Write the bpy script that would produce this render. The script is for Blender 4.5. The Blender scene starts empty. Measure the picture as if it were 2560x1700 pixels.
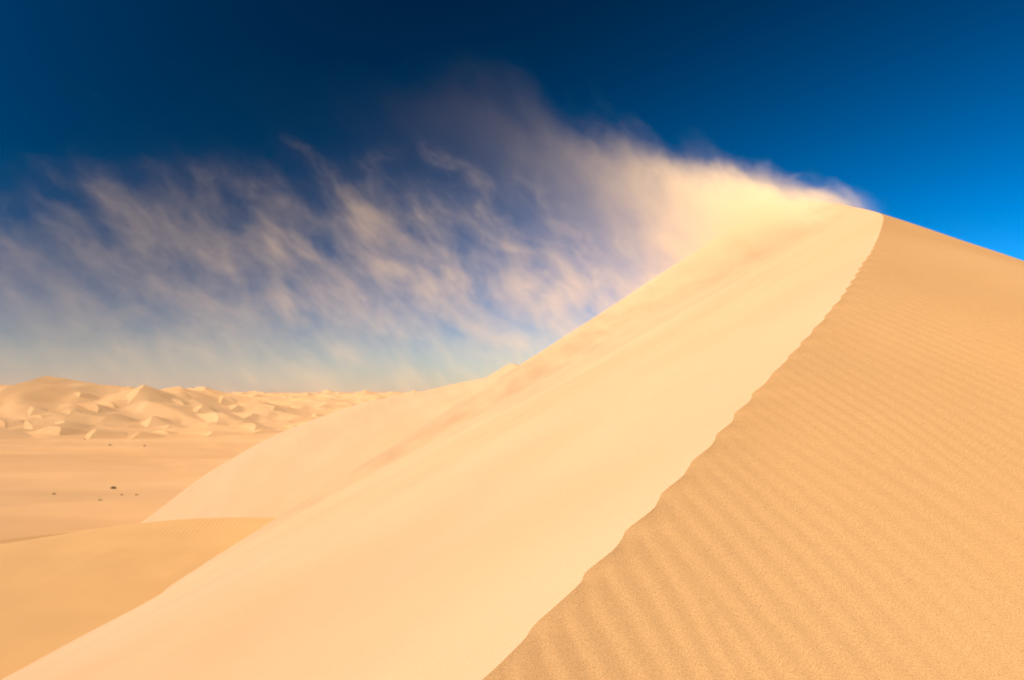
import bpy, math, random
import numpy as np
R = math.radians
random.seed(7); rng = np.random.default_rng(11)
scene = bpy.context.scene
COL = scene.collection
EYE = 9.5                                            # eye height above the desert plain (camera stands on the dune)

# ------------------------------------------------------------------ camera
cam_d = bpy.data.cameras.new('camera'); cam = bpy.data.objects.new('camera', cam_d); COL.objects.link(cam)
cam.location = (0, 0, EYE); cam.rotation_euler = (R(90 + 3.88), 0, 0)
cam_d.lens = 28; cam_d.sensor_width = 36; cam_d.clip_start = .05; cam_d.clip_end = 9000
cam_d.dof.use_dof = True; cam_d.dof.focus_distance = 2.5; cam_d.dof.aperture_fstop = 4.5
scene.camera = cam

# ------------------------------------------------------------------ light
SUN_AZ, SUN_EL = R(-123), R(41)                      # azimuth from +Y, clockwise seen from above
S = (math.sin(SUN_AZ)*math.cos(SUN_EL), math.cos(SUN_AZ)*math.cos(SUN_EL), math.sin(SUN_EL))
world = bpy.data.worlds.new('World'); scene.world = world; world.use_nodes = True
nt = world.node_tree; nt.nodes.clear()
def wn(t, **k):
    n = nt.nodes.new(t)
    for a, b in k.items(): setattr(n, a, b)
    return n
sky = wn('ShaderNodeTexSky', sky_type='NISHITA', sun_disc=False, sun_elevation=SUN_EL, sun_rotation=SUN_AZ,
         altitude=2500, air_density=.75, dust_density=0.0, ozone_density=4.0)
# polarising filter on the lens: Rayleigh polarisation sin^2/(1+cos^2) of the angle to the sun, over the whole sky
tc = wn('ShaderNodeTexCoord'); nrm = wn('ShaderNodeVectorMath', operation='NORMALIZE')
nt.links.new(tc.outputs['Generated'], nrm.inputs[0])
dot = wn('ShaderNodeVectorMath', operation='DOT_PRODUCT'); nt.links.new(nrm.outputs[0], dot.inputs[0]); dot.inputs[1].default_value = S
def wm(op, a, b):
    n = wn('ShaderNodeMath', operation=op)
    for i, v in enumerate((a, b)):
        if isinstance(v, (int, float)): n.inputs[i].default_value = v
        else: nt.links.new(v, n.inputs[i])
    return n.outputs[0]
c2 = wm('MULTIPLY', dot.outputs['Value'], dot.outputs['Value'])
pol = wm('DIVIDE', wm('SUBTRACT', 1.0, c2), wm('ADD', 1.0, c2))
fac = wm('MULTIPLY', wm('SUBTRACT', 1.0, wm('MULTIPLY', pol, .84)), .74)
gam = wn('ShaderNodeGamma'); gam.inputs['Gamma'].default_value = 1.5
hsv = wn('ShaderNodeHueSaturation'); hsv.inputs['Saturation'].default_value = 1.22
mul = wn('ShaderNodeVectorMath', operation='SCALE')
tin = wn('ShaderNodeVectorMath', operation='MULTIPLY'); tin.inputs[1].default_value = (.22, 1.17, .89); nt.links.new(hsv.outputs[0], tin.inputs[0])   # colour cast of the filter
nt.links.new(sky.outputs[0], gam.inputs['Color']); nt.links.new(gam.outputs[0], hsv.inputs['Color'])
nt.links.new(tin.outputs[0], mul.inputs[0]); nt.links.new(fac, mul.inputs['Scale'])
bg = wn('ShaderNodeBackground'); bg.inputs['Strength'].default_value = .07
out = wn('ShaderNodeOutputWorld')
nt.links.new(mul.outputs[0], bg.inputs['Color']); nt.links.new(bg.outputs[0], out.inputs['Surface'])

sun_d = bpy.data.lights.new('sun', 'SUN'); sun_d.energy = 4.6; sun_d.angle = R(.53); sun_d.color = (1.0, .93, .82)
sun = bpy.data.objects.new('sun', sun_d); COL.objects.link(sun)
from mathutils import Vector
sun.rotation_euler = Vector(S).to_track_quat('Z', 'Y').to_euler(); sun.location = (-60, -30, 60)

vs = scene.view_settings
vs.view_transform = 'Standard'; vs.look = 'None'; vs.exposure = 1.25; vs.gamma = 1.0
scene.display_settings.display_device = 'sRGB'
cy = scene.cycles
cy.use_denoising = True; cy.volume_step_rate = 1.0; cy.volume_max_steps = 256; cy.volume_bounces = 3
cy.max_bounces = 5; cy.diffuse_bounces = 3; cy.sample_clamp_indirect = 6

# ------------------------------------------------------------------ materials
def sand(name, base, grain=260, grain_amt=.22, blotch=.06, bump=.25, tint=(1, 1, 1), far=False):
    m = bpy.data.materials.new(name); m.use_nodes = True
    t = m.node_tree; N = t.nodes; L = t.links
    p = N['Principled BSDF']; p.inputs['Roughness'].default_value = .92; p.inputs['Specular IOR Level'].default_value = .12
    p.inputs['Diffuse Roughness'].default_value = .6
    g = N.new('ShaderNodeNewGeometry')
    def noise(scale, det, rough=.5):
        n = N.new('ShaderNodeTexNoise'); n.inputs['Scale'].default_value = scale; n.inputs['Detail'].default_value = det
        n.inputs['Roughness'].default_value = rough; L.new(g.outputs['Position'], n.inputs['Vector']); return n
    def mr(s, a, b, lo=.3, hi=.7):
        n = N.new('ShaderNodeMapRange'); n.inputs['From Min'].default_value = lo; n.inputs['From Max'].default_value = hi
        n.inputs['To Min'].default_value = a; n.inputs['To Max'].default_value = b; L.new(s, n.inputs['Value']); return n.outputs[0]
    def mult(a, b):
        n = N.new('ShaderNodeMath'); n.operation = 'MULTIPLY'; L.new(a, n.inputs[0]); L.new(b, n.inputs[1]); return n.outputs[0]
    n1 = noise(.05 if far else .55, 4)
    if far:                                          # bands of coarser and finer sand laid out by the wind
        st = N.new('ShaderNodeVectorMath'); st.operation = 'MULTIPLY'; st.inputs[1].default_value = (.4, 1.2, 1); L.new(g.outputs['Position'], st.inputs[0])
        L.new(st.outputs[0], n1.inputs['Vector'])
    f = mr(n1.outputs['Fac'], 1 - blotch, 1 + blotch)
    if grain:
        n2 = noise(grain, 2, .7); f = mult(f, mr(n2.outputs['Fac'], 1 - grain_amt, 1 + grain_amt, .32, .68))
        n3 = noise(grain*2.6, 1, .5)
        # single dark mineral grains and pale quartz grains
        f = mult(f, mr(n3.outputs['Fac'], .68, 1.0, .24, .36)); f = mult(f, mr(n3.outputs['Fac'], 1.0, 1.3, .64, .74))
        if bump:
            b = N.new('ShaderNodeBump'); b.inputs['Strength'].default_value = bump; b.inputs['Distance'].default_value = .002
            L.new(n2.outputs['Fac'], b.inputs['Height']); L.new(b.outputs[0], p.inputs['Normal'])
    hue = N.new('ShaderNodeMix'); hue.data_type = 'RGBA'
    hue.inputs['A'].default_value = (*base, 1); hue.inputs['B'].default_value = (base[0]*1.0, base[1]*.955, base[2]*.88, 1)
    n4 = noise(.02 if far else .23, 3); L.new(mr(n4.outputs['Fac'], 0, 1, .4, .65), hue.inputs['Factor'])
    sc = N.new('ShaderNodeVectorMath'); sc.operation = 'SCALE'; L.new(hue.outputs['Result'], sc.inputs[0]); L.new(f, sc.inputs['Scale'])
    L.new(sc.outputs[0], p.inputs['Base Color'])
    return m
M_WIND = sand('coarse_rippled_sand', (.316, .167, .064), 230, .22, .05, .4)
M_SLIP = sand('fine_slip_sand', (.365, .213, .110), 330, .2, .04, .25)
M_LOW = sand('low_dune_sand', (.44, .238, .089), 0, 0, .05, 0)
M_PLAIN = sand('plain_sand', (.44, .232, .095), 0, 0, .11, 0, far=True)
M_FAR = sand('far_dune_sand', (.42, .225, .094), 0, 0, .05, 0, far=True)

# ------------------------------------------------------------------ helpers
def smooth1(ys, vs_, q, w=.45):
    d = np.linspace(ys[0]-3*w, ys[-1]+3*w, 3000); v = np.interp(d, ys, vs_)
    v[d < ys[0]] = vs_[0] + (d[d < ys[0]]-ys[0])*(vs_[1]-vs_[0])/(ys[1]-ys[0])
    v[d > ys[-1]] = vs_[-1] + (d[d > ys[-1]]-ys[-1])*(vs_[-1]-vs_[-2])/(ys[-1]-ys[-2])
    s = d[1]-d[0]; k = np.arange(-int(3*w/s), int(3*w/s)+1)*s; k = np.exp(-(k/w)**2/2); k /= k.sum()
    pv = np.pad(v, len(k)//2, mode='reflect', reflect_type='odd'); return np.interp(q, d, np.convolve(pv, k, 'valid'))
def sstep(a, b, x):
    t = np.clip((x-a)/(b-a), 0, 1); return t*t*(3-2*t)
_perm = rng.random((256, 256))
def vnoise(x, y):                                     # smooth value noise, 0..1
    xi = np.floor(x).astype(int); yi = np.floor(y).astype(int); fx = x-xi; fy = y-yi
    fx = fx*fx*fx*(fx*(fx*6-15)+10); fy = fy*fy*fy*(fy*(fy*6-15)+10)
    g = lambda i, j: _perm[(i) & 255, (j) & 255]
    return (g(xi, yi)*(1-fx)+g(xi+1, yi)*fx)*(1-fy)+(g(xi, yi+1)*(1-fx)+g(xi+1, yi+1)*fx)*fy
def fbm(x, y, o=4):
    s = 0; a = .5; t = 0
    for k in range(o):
        s = s+a*(vnoise(x*2**k+17.3*k, y*2**k+9.1*k)-.5); t += a; a *= .5
    return s/t                                        # about -.5 .. .5
def grid_mesh(name, X, Y, Z, mats, slot=None, smooth=True, flip=False):
    n, m = X.shape
    co = np.stack([X, Y, Z], -1).reshape(-1, 3).astype(np.float32)
    i = np.arange(n*m).reshape(n, m)
    a, b, c, d = i[:-1, :-1], i[:-1, 1:], i[1:, 1:], i[1:, :-1]
    f = np.stack([a, d, c, b] if flip else [a, b, c, d], -1).reshape(-1, 4)
    me = bpy.data.meshes.new(name); me.vertices.add(len(co)); me.vertices.foreach_set('co', co.ravel())
    me.loops.add(f.size); me.loops.foreach_set('vertex_index', f.ravel().astype(np.int32))
    me.polygons.add(len(f)); me.polygons.foreach_set('loop_start', np.arange(0, f.size, 4, dtype=np.int32))
    me.polygons.foreach_set('loop_total', np.full(len(f), 4, np.int32))
    me.polygons.foreach_set('use_smooth', np.full(len(f), smooth))
    for mm in mats: me.materials.append(mm)
    if slot is not None: me.polygons.foreach_set('material_index', slot.ravel().astype(np.int32))
    me.update(); me.validate()
    return me
def obj(name, me, kind=None, label=None, cat=None, group=None, parent=None, loc=(0, 0, 0)):
    o = bpy.data.objects.new(name, me); COL.objects.link(o); o.location = loc
    if kind: o['kind'] = kind
    if label: o['label'] = label
    if cat: o['category'] = cat
    if group: o['group'] = group
    if parent: o.parent = parent
    return o
def geo_lines(a, b, s0, s1):                          # spacing grows from s0 at a to s1 at b
    r = [a]; s = s0
    while r[-1] < b:
        f = (r[-1]-a)/(b-a); r.append(r[-1]+s0+(s1-s0)*f**1.3)
    return np.array(r)

# ------------------------------------------------------------------ the great dune with its sharp brink
CY = [-34, -6, 0, 2.36, 3.2, 4.38, 5.53, 7.2, 10.07, 13, 16, 20, 25, 32, 60]
CX = [-24, -5.6, -1.75, -.08, .60, 1.43, 2.29, 3.31, 4.8, 5.45, 5.35, 4.95, 4.3, 3.2, -2]
CZ = [-11, -3.9, -1.75, -.82, -.405, .1, .65, 1.33, 2.33, 3.14, 4.05, 3.75, 2.7, 1.0, -11]
AY = [-6, 2.4, 4.4, 5.5, 7.2, 10, 13, 16, 32]
AV = [.03, .03, 0, -.05, -.15, -.33, -.40, -.38, -.30]
LAM = .102
_fr = random.Random(5)
FORKS = [(xx, yy, (-1)**i) for i, (xx, yy) in enumerate([(lambda q: (np.interp(q, CY, CX)+.12+_fr.random()*(.5+.55*q), q))(1.6+7.5*_fr.random()**1.3) for _ in range(46)])]
def ripple_phase(x, y):
    a = R(14)
    w = .42*fbm(x*.33+3, y*.16+5, 2) + .055*fbm(x*1.5, y*.45+11, 2) + .016*fbm(x*5, y*1.2+2, 2)
    ph = (x*math.cos(a)+y*math.sin(a)+.048*np.maximum(y-2.4, 0)**2+w)/LAM*2*math.pi
    for fx, fy, sg in FORKS: ph = ph + sg*np.arctan2((y-fy)*.35, x-fx)     # where one ripple forks into two
    return ph
def ripple_shape(ph):                                 # gentle stoss, steeper lee
    return np.sin(ph+.45*np.sin(ph)) + .18*np.sin(2*ph+.6)
def main_dune():
    ys = np.concatenate([np.arange(-33, -5.5, .8), np.arange(-5.5, 1.0, .10), geo_lines(1.0, 13, .011, .052), np.arange(13.1, 30, .22), np.arange(30.4, 60, .7)])
    up = np.concatenate([geo_lines(0, 14, .010, .42), np.arange(14.8, 36, .8)]); un = -geo_lines(0, 17, .014, .30)[1:][::-1]
    us = np.concatenate([un, up]); i0 = len(un)
    Y = np.repeat(ys[:, None], len(us), 1); U = np.repeat(us[None], len(ys), 0)
    wl = sstep(8.5, 13, ys); xc = (smooth1(CY, CX, ys)*(1-wl)+smooth1(CY, CX, ys, 1.5)*wl)[:, None]; zc = (smooth1(CY, CZ, ys)*(1-wl)+smooth1(CY, CZ, ys, 1.5)*wl)[:, None]; A = smooth1(AY, AV, ys, .8)[:, None]
    # the brink wanders with the ripples that run into it
    ph = (xc*math.cos(R(14))+ys[:, None]*math.sin(R(14))+.048*np.maximum(ys[:, None]-2.4, 0)**2)/LAM*2*math.pi*.41; rs = np.sin(ph+1.9*fbm(ys[:, None]*1.6, ys[:, None]*0+6, 2)*2) + .22*np.sin(ph*2+.7)
    amp = .25+1.3*(fbm(ys[:, None]*1.3, ys[:, None]*0+2, 2)+.5)
    fadeb = 1-.8*sstep(4.5, 9.5, ys[:, None])
    shift = (.017*rs*amp + .06*fbm(ys[:, None]*1.1, ys[:, None]*0+8, 2) + .02*fbm(ys[:, None]*5, ys[:, None]*0+3, 2))*fadeb
    dec = np.where(U > 0, np.exp(-np.maximum(U, 0)/.07), np.exp(np.minimum(U, 0)/.25))
    X = xc + U + shift*dec
    # windward side
    W = zc + A*U - .016*np.maximum(U, 0)**2
    W = np.where(U > 6, W-.03*(U-6)**2*.5, W)
    ripple_amp = .0046*(.35+1.5*(fbm(X*1.1+4, Y*.8, 3)+.5))*(1-.6*sstep(4, 9, Y))
    W = W + ripple_amp*ripple_shape(ripple_phase(X, Y))*sstep(.0, .12, U)
    W = W + .05*fbm(X*.5, Y*.5+3, 3)*sstep(0, 1.2, U) + .010*fbm(X*2.2, Y*.9, 2)*sstep(0, .4, U)
    # slip face: angle of repose at the brink, easing towards the toe
    L = np.maximum(xc+6.2, 2.0); s = np.clip(-U/L, 0, None)
    k = .09*np.logaddexp(0, (.6*L/np.maximum(zc+3.5, .5)-1)/.09); k = np.minimum(k, .4)
    D = np.maximum(zc+3.5, 1.0)*(s + k*s*np.clip(1-s, 0, 1)**2)
    SL = zc - D
    tong = fbm(Y*1.5+U*.10+2.2, U*.13+Y*.05, 4)       # avalanche tongues running down the fall line
    SL = SL + (.20*tong*sstep(7, 12, Y) + .03*fbm(Y*.9+U*.25, U*.2, 3)+.012*fbm(Y*4+U*.8, U*.3, 3))*sstep(.15, 2.0, -U)
    SL = SL + .05*fbm(Y*.12+4, U*.10+9, 2)*sstep(1.5, 5, -U)
    Z = np.where(U > 0, W, SL) + .52*shift*dec
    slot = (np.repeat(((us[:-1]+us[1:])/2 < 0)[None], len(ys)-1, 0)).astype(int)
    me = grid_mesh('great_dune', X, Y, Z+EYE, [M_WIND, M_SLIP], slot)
    # the brink is a crease
    o = obj('sand_dune', me, 'structure', 'great dune with rippled flank and pale slip face, sand blowing off its crest', 'dune')
    i = np.arange(len(ys))*len(us)+i0
    att = me.attributes.new('sharp_edge', 'BOOLEAN', 'EDGE')
    ev = np.zeros(len(me.edges)*2, np.int32); me.edges.foreach_get('vertices', ev); ev = ev.reshape(-1, 2)
    on = np.zeros(len(me.vertices), bool); on[i] = True
    att.data.foreach_set('value', on[ev[:, 0]] & on[ev[:, 1]])
    return o
main_dune()

# ------------------------------------------------------------------ shoulder of the dune chain behind the slip face
def shoulder():
    fx = [-24, -19, -16, -13.5, -10.4, -7.2, -5, -2.7, -.3, 3, 6, 9, 14, 20]
    fz = [-9.5, -8.0, -6.5, -4.7, -2.34, -.85, -.22, .23, .75, 1.2, .9, -1.5, -7, -13]
    xs = np.arange(-30, 19, .16); ys = np.arange(18, 52, .2)
    X, Y = np.meshgrid(xs, ys)
    Z = smooth1(fx, fz, X - .8*np.maximum(30-Y, 0)*sstep(4, -3, X), .9)
    Z = Z - .03*np.maximum(Y-32, 0)**2
    Z = Z + .5*fbm(X*.16+3, Y*.14, 3) + .06*fbm(X*.7, Y*.5, 3)
    me = grid_mesh('shoulder', X, Y, Z+EYE, [M_SLIP])
    return obj('sand_dune', me, 'structure', 'pale smooth shoulder of sand stepping down behind the slip face', 'dune')
shoulder()

# ------------------------------------------------------------------ small peaked dunes: windward ramp, brink, slip face
def barchan_mesh(name, La, Lb, H, horn, mats, seed=0, n=44, slope=.60):
    b = np.linspace(-1.12, 1.12, n)*Lb
    ac = -.05*La + horn*La*(np.abs(b)/Lb)**1.9 + .10*La*fbm(b/Lb*1.6+seed*3.1, b*0+seed, 2)
    crest = H*np.clip(1-(b/Lb)**2, -.25, 1)**1.0 * (1+.35*fbm(b/Lb*1.4+seed*7.7, b*0+1+seed, 2))
    U = np.concatenate([-np.linspace(1, 0, n)**1.4, np.linspace(0, 1, n//2)[1:]])
    rows = []
    for j in range(n):
        up = -1.55*La - ac[j]*0
        A = np.where(U <= 0, ac[j]+U*(ac[j]-up), ac[j]+U*(max(crest[j], .05*H)+.35*H)/slope)
        s = np.where(U <= 0, 1+U, 0)
        zw = crest[j]*(s**1.5*(1.45-.45*s**2)) - .3*H*(1-s)**6
        z = np.where(U <= 0, zw, crest[j]-(A-ac[j])*slope)
        rows.append((-A, np.full_like(A, b[j]), z))        # downwind is -x
    X = np.array([r[0] for r in rows]); Y = np.array([r[1] for r in rows]); Z = np.array([r[2] for r in rows])
    Z = Z + .03*H*fbm(X/La*2+seed, Y/La*2, 3)
    slot = np.repeat(((U[:-1]+U[1:])/2 > 0)[None], n-1, 0).astype(int)
    me = grid_mesh(name, X, Y, Z, mats, slot, flip=True)
    # crease along the brink
    i0 = n-1; on = np.zeros(len(me.vertices), bool); on[np.arange(n)*len(U)+i0] = True
    att = me.attributes.new('sharp_edge', 'BOOLEAN', 'EDGE')
    ev = np.zeros(len(me.edges)*2, np.int32); me.edges.foreach_get('vertices', ev); ev = ev.reshape(-1, 2)
    att.data.foreach_set('value', on[ev[:, 0]] & on[ev[:, 1]])
    return me
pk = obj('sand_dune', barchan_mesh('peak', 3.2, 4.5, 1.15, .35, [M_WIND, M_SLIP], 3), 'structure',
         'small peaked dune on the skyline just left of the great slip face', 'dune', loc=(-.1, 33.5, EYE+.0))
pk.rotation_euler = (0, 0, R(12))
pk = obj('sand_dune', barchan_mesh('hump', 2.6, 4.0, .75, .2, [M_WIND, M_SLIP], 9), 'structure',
         'low hump of sand on the skyline between the far dunes and the small peaked dune', 'dune', loc=(-4.6, 31.5, EYE-.75))
pk.rotation_euler = (0, 0, R(20))

# ------------------------------------------------------------------ low rippled dune at the foot of the slip face, another low one behind
def low_dune():
    xs = np.arange(-22, 1, .035); vs2 = np.concatenate([np.arange(-13, -8, .12), np.arange(-8, 0, .035), np.arange(0, 9, .15)])
    lx = [-22, -15, -11.7, -10.6, -9.7, -8.3, -6.5, -3, 1]; ly = [15.6, 17.0, 18.3, 19.6, 20.9, 21.6, 21.9, 22.2, 22.5]
    lz = [-4.6, -3.75, -3.38, -3.32, -3.28, -3.25, -3.3, -3.5, -3.8]
    X = np.repeat(xs[None], len(vs2), 0); V = np.repeat(vs2[:, None], len(xs), 1)
    yb = smooth1(lx, ly, xs, .7)[None]; zb = smooth1(lx, lz, xs, .7)[None]
    Y = yb+V
    F = zb - .045*(-V) - .0035*V**2 - .05*np.maximum(-9.5-X, 0)*sstep(0, 5, -V)*.6 - .030*np.maximum(X+9, 0)*sstep(0, 4, -V)
    B = zb - .52*V
    lam = .105; w = .5*fbm(X*.3, Y*.2+9, 3)
    ph = (X*math.cos(R(8))+Y*math.sin(R(8))+w)/lam*2*math.pi
    F = F + .0042*np.sin(ph+.4*np.sin(ph))*sstep(0, .3, -V)*(.35+1.1*(fbm(X*.4, Y*.3+1, 2)+.5))*sstep(6.5, 3, -V)
    F = F + .16*fbm(X*.25+6, Y*.2, 3)*sstep(0, 2.5, -V)*(1-.7*sstep(4, 8, -V))
    Z = -np.logaddexp(-B/.06, -F/.06)*.06
    me = grid_mesh('low', X, Y, Z+EYE, [M_LOW])
    return obj('sand_dune', me, 'structure', 'low rippled dune spread out at the foot of the pale slip face', 'dune')
low_dune()
def low_dune_behind():
    xs = np.arange(-34, 2, .2); vs2 = np.concatenate([np.arange(-9, 0, .15), np.arange(0, 26, .4)])
    lx = [-34, -20, -17.5, -16.0, -14.8, -13.2, -10, -4, 2]; ly = [20, 22.0, 23.8, 26.2, 28.5, 30.5, 32, 33, 34]
    lz = [-6.5, -5.0, -4.6, -4.6, -4.75, -5.0, -5.2, -5.3, -5.4]
    X = np.repeat(xs[None], len(vs2), 0); V = np.repeat(vs2[:, None], len(xs), 1)
    yb = smooth1(lx, ly, xs, .8)[None]; zb = smooth1(lx, lz, xs, .8)[None]
    Y = yb+V
    Z = np.where(V > 0, zb-.004*V**2-.10*V, zb+.12*V-.006*V*V) + .12*fbm(X*.2, Y*.2+5, 3)
    me = grid_mesh('low2', X, Y, Z+EYE, [M_LOW])
    return obj('sand_dune', me, 'structure', 'low sand swell with a dark hollow in front, at the left edge', 'dune')
low_dune_behind()

# ------------------------------------------------------------------ the plain, out to the horizon
def ground_z(x, y):
    r = np.hypot(x, y)
    z = -9.5 + .0105*np.maximum(r-190, 0)*sstep(190, 500, r) - .0062*np.maximum(r-900, 0)
    z = z + 1.1*fbm(x*.012+4, y*.030, 4)*sstep(30, 110, r) + 3.0*fbm(x*.006, y*.009+7, 4)*sstep(220, 420, r)
    z = z + dune_waves(x, y)*(sstep(185, 290, r)+.22*sstep(70, 140, r)*(1-sstep(185, 290, r)))*(1-sstep(1200, 2200, r))
    z = z + 1.5*fbm(x*.026+9, y*.075+3, 4)*sstep(20, 60, r)
    return z
def dune_waves(x, y):                                # linked transverse ridges: long ramp, steep lee on the left
    c, sn = math.cos(R(38)), math.sin(R(38)); a = -(x*c+y*sn*.8); b = x*sn-y*c
    out = 0
    for lam, A, k in ((15, .85, 0), (33, 1.7, 5)):
        ph = (a+1.3*lam*fbm(b/(3.2*lam)+k, a/(5*lam)+k, 3)+.35*lam*fbm(b/lam, a/lam+k, 2))/lam
        t = ph-np.floor(ph); w = np.where(t < .8, (t/.8)**1.3, (1-t)/.2)
        out = out + A*w*np.clip(.15+2.6*fbm(x/(2.6*lam)+k, y/(4*lam)+3, 3)+.4, 0, 1.3)
    return out
def plain():
    r = np.concatenate([[0], geo_lines(3, 260, .7, 1.6), np.geomspace(262, 1300, 560), np.geomspace(1310, 6500, 60)])
    th = np.concatenate([np.linspace(-180, -46, 60)[:-1], np.linspace(-46, 10, 560), np.linspace(10.2, 30, 40), np.linspace(30, 180, 60)[1:]])*math.pi/180
    T, Rr = np.meshgrid(th, r); X = Rr*np.sin(T); Y = Rr*np.cos(T)
    me = grid_mesh('plain', X, Y, ground_z(X, Y)+EYE, [M_PLAIN], flip=True)
    return obj('ground', me, 'structure', 'wide sandy plain reaching to the far dunes', 'ground')
plain()
def gz(x, y): return float(ground_z(np.array([x], float), np.array([y], float))[0])

# ------------------------------------------------------------------ far dunes
def hill_za(X, Y):
    a = (X+198)/72; b = (Y-315)/75
    h = 10.2*np.exp(-(np.abs(a)**2.2+np.abs(b)**2.0)) + 5*np.exp(-(((X+120)/35)**2+((Y-300)/50)**2))
    return h*(1+.55*fbm(X*.03, Y*.03+3, 4)+.12*(.5-np.abs(fbm(X*.05+9, Y*.08, 3))*2.5)) - .6
def hill_z(x, y): return float(hill_za(np.array([x], float), np.array([y], float))[0])
def far_hill():
    xs = np.linspace(-430, 10, 420); ys = np.linspace(110, 520, 360); X, Y = np.meshgrid(xs, ys)
    a = (X+198)/72; b = (Y-315)/75
    base = ground_z(X, Y)
    Z = base + hill_za(X, Y)
    me = grid_mesh('far_hill', X, Y, Z+EYE, [M_FAR])
    return obj('far_dune', me, 'structure', 'broad rounded dune on the horizon at the left edge', 'dune')
far_hill()
VAR = [(1.3, .26, .55), (1.0, .30, .35), (1.8, .27, .3), (1.4, .32, .8), (2.2, .25, .15), (.9, .24, .6)]
def barchan(x, y, s, v, rz):
    lb, h, ho = VAR[v % 6]; h *= random.uniform(.55, 1.05)
    me = barchan_mesh('barchan', s, lb*s, h*s, ho, [M_FAR, M_FAR], random.randrange(40), 26)
    co = np.zeros(len(me.vertices)*3, np.float32); me.vertices.foreach_get('co', co); co = co.reshape(-1, 3)
    c, sn = math.cos(R(rz)), math.sin(R(rz)); px = co[:, 0]*c-co[:, 1]*sn; py = co[:, 0]*sn+co[:, 1]*c
    z0 = gz(x, y)+max(hill_z(x, y), 0)
    co[:, 2] += ground_z(x+px, y+py)+np.maximum(hill_za(x+px, y+py), 0)-z0-.02*s
    co[:, 0] = px; co[:, 1] = py
    me.vertices.foreach_set('co', co.ravel()); me.update()
    obj('barchan_dune', me, 'structure', 'small crescent dune with a bright slip face in the far dune field', 'dune',
        'crescent dunes of the far dune field', loc=(x, y, EYE+z0))
barchan(-176, 292, 26, 2, 14)
barchan(-128, 276, 13, 1, 20)
barchan(-205, 262, 15, 4, 10)
spots = []
tries = 0
while len(spots) < 285 and tries < 9000:
    tries += 1
    y = 178*(1250/178)**(random.random()**1.6)
    x = y*random.uniform(-.74, -.12); s = random.uniform(.5, 1.5)*(2.6+y*.0115)*(1.5 if random.random() < .12 else 1)
    if all(abs(x-a)/(s+c) > .8 or abs(y-b)/(s+c) > 1.1 for a, b, c in spots):
        spots.append((x, y, s)); barchan(x, y, s, random.randrange(6), random.uniform(12, 62))

# ------------------------------------------------------------------ desert shrubs on the plain
def leaf_mat(name, c):
    m = bpy.data.materials.new(name); m.use_nodes = True; p = m.node_tree.nodes['Principled BSDF']
    n = m.node_tree.nodes.new('ShaderNodeTexNoise'); n.inputs['Scale'].default_value = 9
    r = m.node_tree.nodes.new('ShaderNodeValToRGB'); m.node_tree.links.new(n.outputs['Fac'], r.inputs[0])
    r.color_ramp.elements[0].color = (c[0]*.6, c[1]*.6, c[2]*.6, 1); r.color_ramp.elements[1].color = (c[0]*1.4, c[1]*1.4, c[2]*1.4, 1)
    m.node_tree.links.new(r.outputs[0], p.inputs['Base Color']); p.inputs['Roughness'].default_value = .8; return m
M_STEM = leaf_mat('dry_stem', (.10, .065, .035))
def shrub(u, v, w, h, col, label):
    f = 1991; X = (u-1280)/f; yu = (850-v)/f; p = R(3.88)
    d = Vector((X, math.cos(p)-yu*math.sin(p), math.sin(p)+yu*math.cos(p)))
    t = 20.0
    while t < 600 and d.z*t > gz(d.x*t, d.y*t): t += .25
    x, y = d.x*t, d.y*t; z = gz(x, y)+EYE
    root = obj('desert_shrub', None, None, label, 'shrub', 'shrubs on the plain', loc=(x, y, z-.03))
    rg = np.random.default_rng(int(u)); V = []; F = []; tips = []
    for k in range(26):
        a = rg.uniform(0, 6.283); rr = w*.5*math.sqrt(rg.random()); tip = np.array([math.cos(a)*rr, math.sin(a)*rr, h*(1-.55*(rr/(w*.5))**2)*rg.uniform(.7, 1)])
        q = len(V); n = .012
        for c, s in ((np.zeros(3), 1), (tip*.55+[0, 0, h*.05], .7), (tip, .3)):
            for j in range(3): V.append(c+np.array([math.cos(j*2.09), math.sin(j*2.09), 0])*n*s)
        for g in (0, 3):
            for j in range(3): F.append((q+g+j, q+g+(j+1) % 3, q+g+3+(j+1) % 3, q+g+3+j))
        tips.append(tip)
    me = bpy.data.meshes.new('stems'); me.from_pydata([tuple(c) for c in V], [], F); me.materials.append(M_STEM); obj('stems', me, parent=root)
    V = []; F = []
    for tip in tips:
        for k in range(26):
            c = tip*rg.uniform(.5, 1.02)+rg.normal(0, .07*w, 3)*[1, 1, .6]; c[2] = max(c[2], .02)
            e1 = rg.normal(0, 1, 3); e1 /= np.linalg.norm(e1); e2 = np.cross(e1, rg.normal(0, 1, 3)); e2 /= np.linalg.norm(e2)
            l = rg.uniform(.03, .06)*max(w, .5); q = len(V)
            V += [c-e1*l, c+e2*l*.35, c+e1*l, c-e2*l*.35]; F.append((q, q+1, q+2, q+3))
    me = bpy.data.meshes.new('foliage'); me.from_pydata([tuple(c) for c in V], [], F); me.materials.append(leaf_mat('shrub_leaf', col)); obj('foliage', me, parent=root)
shrub(283, 1222, .62, .30, (.05, .038, .016), 'darkest and largest shrub on the plain, low and dense')
shrub(134, 1236, .32, .20, (.42, .25, .11), 'small brown shrub on the plain, leftmost of those near the dunes')
shrub(250, 1251, .34, .16, (.40, .25, .11), 'brown shrub on the plain nearest the dunes, just below the darkest one')
shrub(304, 1238, .34, .16, (.5, .30, .13), 'faint dry shrub just right of the darkest shrub')
shrub(341, 1238, .30, .16, (.5, .30, .13), 'faint dry shrub, rightmost of those near the dunes')
shrub(275, 1114, .7, .3, (.30, .18, .08), 'tiny distant shrub in the middle of the plain below the far dunes')
shrub(361, 1116, .6, .25, (.33, .2, .09), 'tiny distant shrub right of the middle of the plain')
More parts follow.
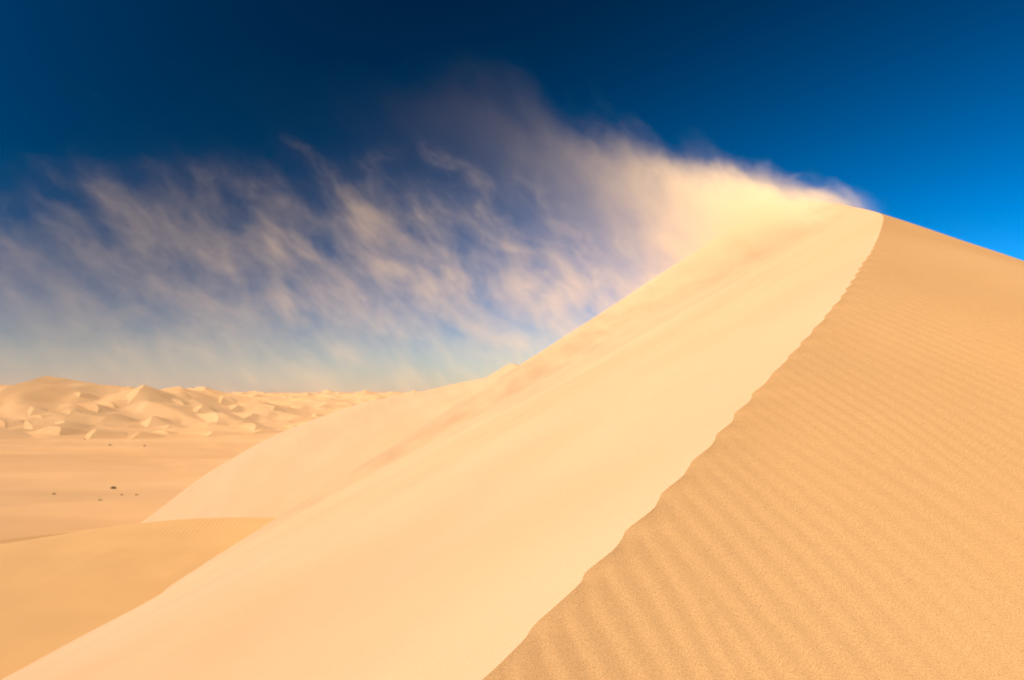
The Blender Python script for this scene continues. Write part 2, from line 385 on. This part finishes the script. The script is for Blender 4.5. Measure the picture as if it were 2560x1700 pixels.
shrub(212, 1099, .6, .25, (.33, .2, .09), 'tiny distant shrub furthest away, left of the middle of the plain')

# ------------------------------------------------------------------ sand blowing off the crest
def blowing_sand():
    x0, x1, y0, y1, z0, z1 = -22, 6.6, 10.8, 17.4, -2.6, 7.6
    me = bpy.data.meshes.new('blowing_sand')
    c = [(x, y, z+EYE) for x in (x0, x1) for y in (y0, y1) for z in (z0, z1)]
    me.from_pydata(c, [], [(0, 1, 3, 2), (4, 6, 7, 5), (0, 4, 5, 1), (2, 3, 7, 6), (0, 2, 6, 4), (1, 5, 7, 3)])
    m = bpy.data.materials.new('drifting_sand'); m.use_nodes = True; t = m.node_tree; N = t.nodes; L = t.links; N.clear()
    def new(ty, **k):
        n = N.new(ty)
        for a, b in k.items(): setattr(n, a, b)
        return n
    def put(n, i, v):
        if isinstance(v, (int, float, tuple)): n.inputs[i].default_value = v
        else: L.new(v, n.inputs[i])
    def ma(op, a, b=0.0, cl=False):
        n = new('ShaderNodeMath', operation=op, use_clamp=cl); put(n, 0, a); put(n, 1, b); return n.outputs[0]
    def mr(v, a, b, c=0.0, d=1.0, smooth=False):
        n = new('ShaderNodeMapRange', interpolation_type='SMOOTHSTEP' if smooth else 'LINEAR'); put(n, 0, v); put(n, 1, a); put(n, 2, b); put(n, 3, c); put(n, 4, d); return n.outputs[0]
    g = new('ShaderNodeNewGeometry'); sep = new('ShaderNodeSeparateXYZ'); L.new(g.outputs['Position'], sep.inputs[0])
    x, y = sep.outputs[0], sep.outputs[1]; z = ma('SUBTRACT', sep.outputs[2], EYE)
    d = ma('SUBTRACT', mr(y, 10.0, 13.0, 4.85, 5.5), x)                           # metres downwind of the crest
    # height of the plume's top: rises off the crest, then sinks
    cv = new('ShaderNodeFloatCurve'); cu = cv.mapping.curves[0]
    pts = [(0, .24), (.06, .345), (.12, .45), (.20, .57), (.30, .70), (.45, .76), (.60, .70), (.80, .52), (1, .25)]
    cu.points[0].location = pts[0]; cu.points[1].location = pts[-1]
    for q in pts[1:-1]: cu.points.new(*q)
    cv.mapping.update(); put(cv, 0, 1.0); L.new(ma('DIVIDE', d, 24.0, True), cv.inputs['Value'])
    top = ma('ADD', ma('SUBTRACT', ma('MULTIPLY', cv.outputs[0], 5.0), 1.4), mr(y, 10.0, 16.0, 2.4, 4.08))
    n0 = new('ShaderNodeTexNoise'); n0.inputs['Scale'].default_value = .75; n0.inputs['Detail'].default_value = 3
    top0 = top
    # streaky noise: rotated so that streamers lean up and downwind
    mp = new('ShaderNodeMapping', vector_type='POINT'); L.new(g.outputs['Position'], mp.inputs['Vector'])
    mp.inputs['Rotation'].default_value = (0, R(46), 0)
    st = new('ShaderNodeVectorMath', operation='MULTIPLY'); L.new(mp.outputs[0], st.inputs[0]); st.inputs[1].default_value = (1.0, .30, .42)
    wn1 = new('ShaderNodeTexNoise'); wn1.inputs['Scale'].default_value = .6; wn1.inputs['Detail'].default_value = 3; L.new(g.outputs['Position'], wn1.inputs['Vector'])
    ws = new('ShaderNodeVectorMath', operation='SCALE'); L.new(wn1.outputs['Color'], ws.inputs[0]); ws.inputs['Scale'].default_value = 1.1
    ad = new('ShaderNodeVectorMath', operation='ADD'); L.new(st.outputs[0], ad.inputs[0]); L.new(ws.outputs[0], ad.inputs[1])
    n1 = new('ShaderNodeTexNoise'); n1.inputs['Scale'].default_value = 2.2; n1.inputs['Detail'].default_value = 8; n1.inputs['Roughness'].default_value = .68; L.new(ad.outputs[0], n1.inputs['Vector'])
    nz = n1.outputs['Fac']
    L.new(st.outputs[0], n0.inputs['Vector'])             # gusts: the top of the plume is ragged
    top = ma('ADD', top0, ma('MULTIPLY', ma('SUBTRACT', n0.outputs['Fac'], .52), mr(d, 0.0, 6.0, .2, 3.6)))
    # erosion: the nearer the top, the fewer streamers are left
    rel = ma('SUBTRACT', top, z)                          # >0 under the top
    thr = mr(rel, -.7, 3.0, .76, .43)
    wis = ma('POWER', mr(ma('SUBTRACT', nz, thr), 0.0, .25, 0, 1), 1.6)
    jn = ma('ADD', rel, ma('MULTIPLY', ma('SUBTRACT', nz, .5), 1.6))
    jet = ma('MULTIPLY', ma('POWER', 2.718, ma('MULTIPLY', d, -.75)), ma('MULTIPLY', mr(jn, -.30, .45, 0, 3.2, True), mr(nz, .34, .62, .35, 1.3)))
    base = ma('ADD', jet, ma('MULTIPLY', mr(rel, 1.0, 5.4, 0.0, .20, True), mr(nz, .38, .66, .15, 1.9)))
    # thins out downwind, and towards the sides and the ground
    down = ma('MULTIPLY', ma('POWER', 2.718, ma('MULTIPLY', d, -.26)), mr(d, -.5, .3, 0, 1, True))
    down = ma('MULTIPLY', ma('ADD', ma('MULTIPLY', down, 1.5), mr(d, 1.0, 22, .29, .0)), mr(d, -.5, .3, 0, 1, True))
    side = ma('MULTIPLY', mr(y, y0, y0+2.2, 0, 1, True), mr(y, y1, y1-2.0, 0, 1, True))
    low = mr(z, -2.2, 2.0, 0.0, 1.0, True)
    dens = ma('MULTIPLY', ma('ADD', wis, base), ma('MULTIPLY', ma('MULTIPLY', down, side), low))
    dens = ma('MULTIPLY', dens, .52)
    v = new('ShaderNodeVolumePrincipled'); v.inputs['Color'].default_value = (.98, .75, .46, 1); v.inputs['Anisotropy'].default_value = -.1
    L.new(dens, v.inputs['Density'])
    o_ = new('ShaderNodeOutputMaterial'); L.new(v.outputs[0], o_.inputs['Volume'])
    me.materials.append(m)
    o = obj('blowing_sand', me, 'stuff', 'pale streamers of sand blown off the crest of the great dune', 'blowing sand')
    try: m.cycles.homogeneous_volume = False
    except Exception: pass
    return o
blowing_sand()


# ------------------------------------------------------------------ dust hanging over the far end of the dune field
def distant_dust():
    me = bpy.data.meshes.new('distant_dust')
    c = [(x, y, z) for x in (-2600, 1500) for y in (1350, 2900) for z in (-30, 330)]
    me.from_pydata(c, [], [(0, 1, 3, 2), (4, 6, 7, 5), (0, 4, 5, 1), (2, 3, 7, 6), (0, 2, 6, 4), (1, 5, 7, 3)])
    m = bpy.data.materials.new('distant_dust'); m.use_nodes = True; t = m.node_tree; N = t.nodes; L = t.links; N.clear()
    g = N.new('ShaderNodeNewGeometry'); sp = N.new('ShaderNodeSeparateXYZ'); L.new(g.outputs['Position'], sp.inputs[0])
    def ma(op, a, b):
        n = N.new('ShaderNodeMath'); n.operation = op
        for i, v in enumerate((a, b)):
            if isinstance(v, (int, float)): n.inputs[i].default_value = v
            else: L.new(v, n.inputs[i])
        return n.outputs[0]
    n = N.new('ShaderNodeTexNoise'); n.inputs['Scale'].default_value = .004; n.inputs['Detail'].default_value = 3; L.new(g.outputs['Position'], n.inputs['Vector'])
    den = ma('MULTIPLY', ma('MULTIPLY', ma('POWER', 2.718, ma('MULTIPLY', sp.outputs[2], -1/75)), ma('ADD', n.outputs['Fac'], .2)), .0026)
    v = N.new('ShaderNodeVolumePrincipled'); v.inputs['Color'].default_value = (.50, .42, .37, 1); L.new(den, v.inputs['Density'])
    o = N.new('ShaderNodeOutputMaterial'); L.new(v.outputs[0], o.inputs['Volume'])
    me.materials.append(m)
    obj('distant_dust', me, 'stuff', 'tan dust hanging low in the air beyond the far dunes', 'dust')
distant_dust()
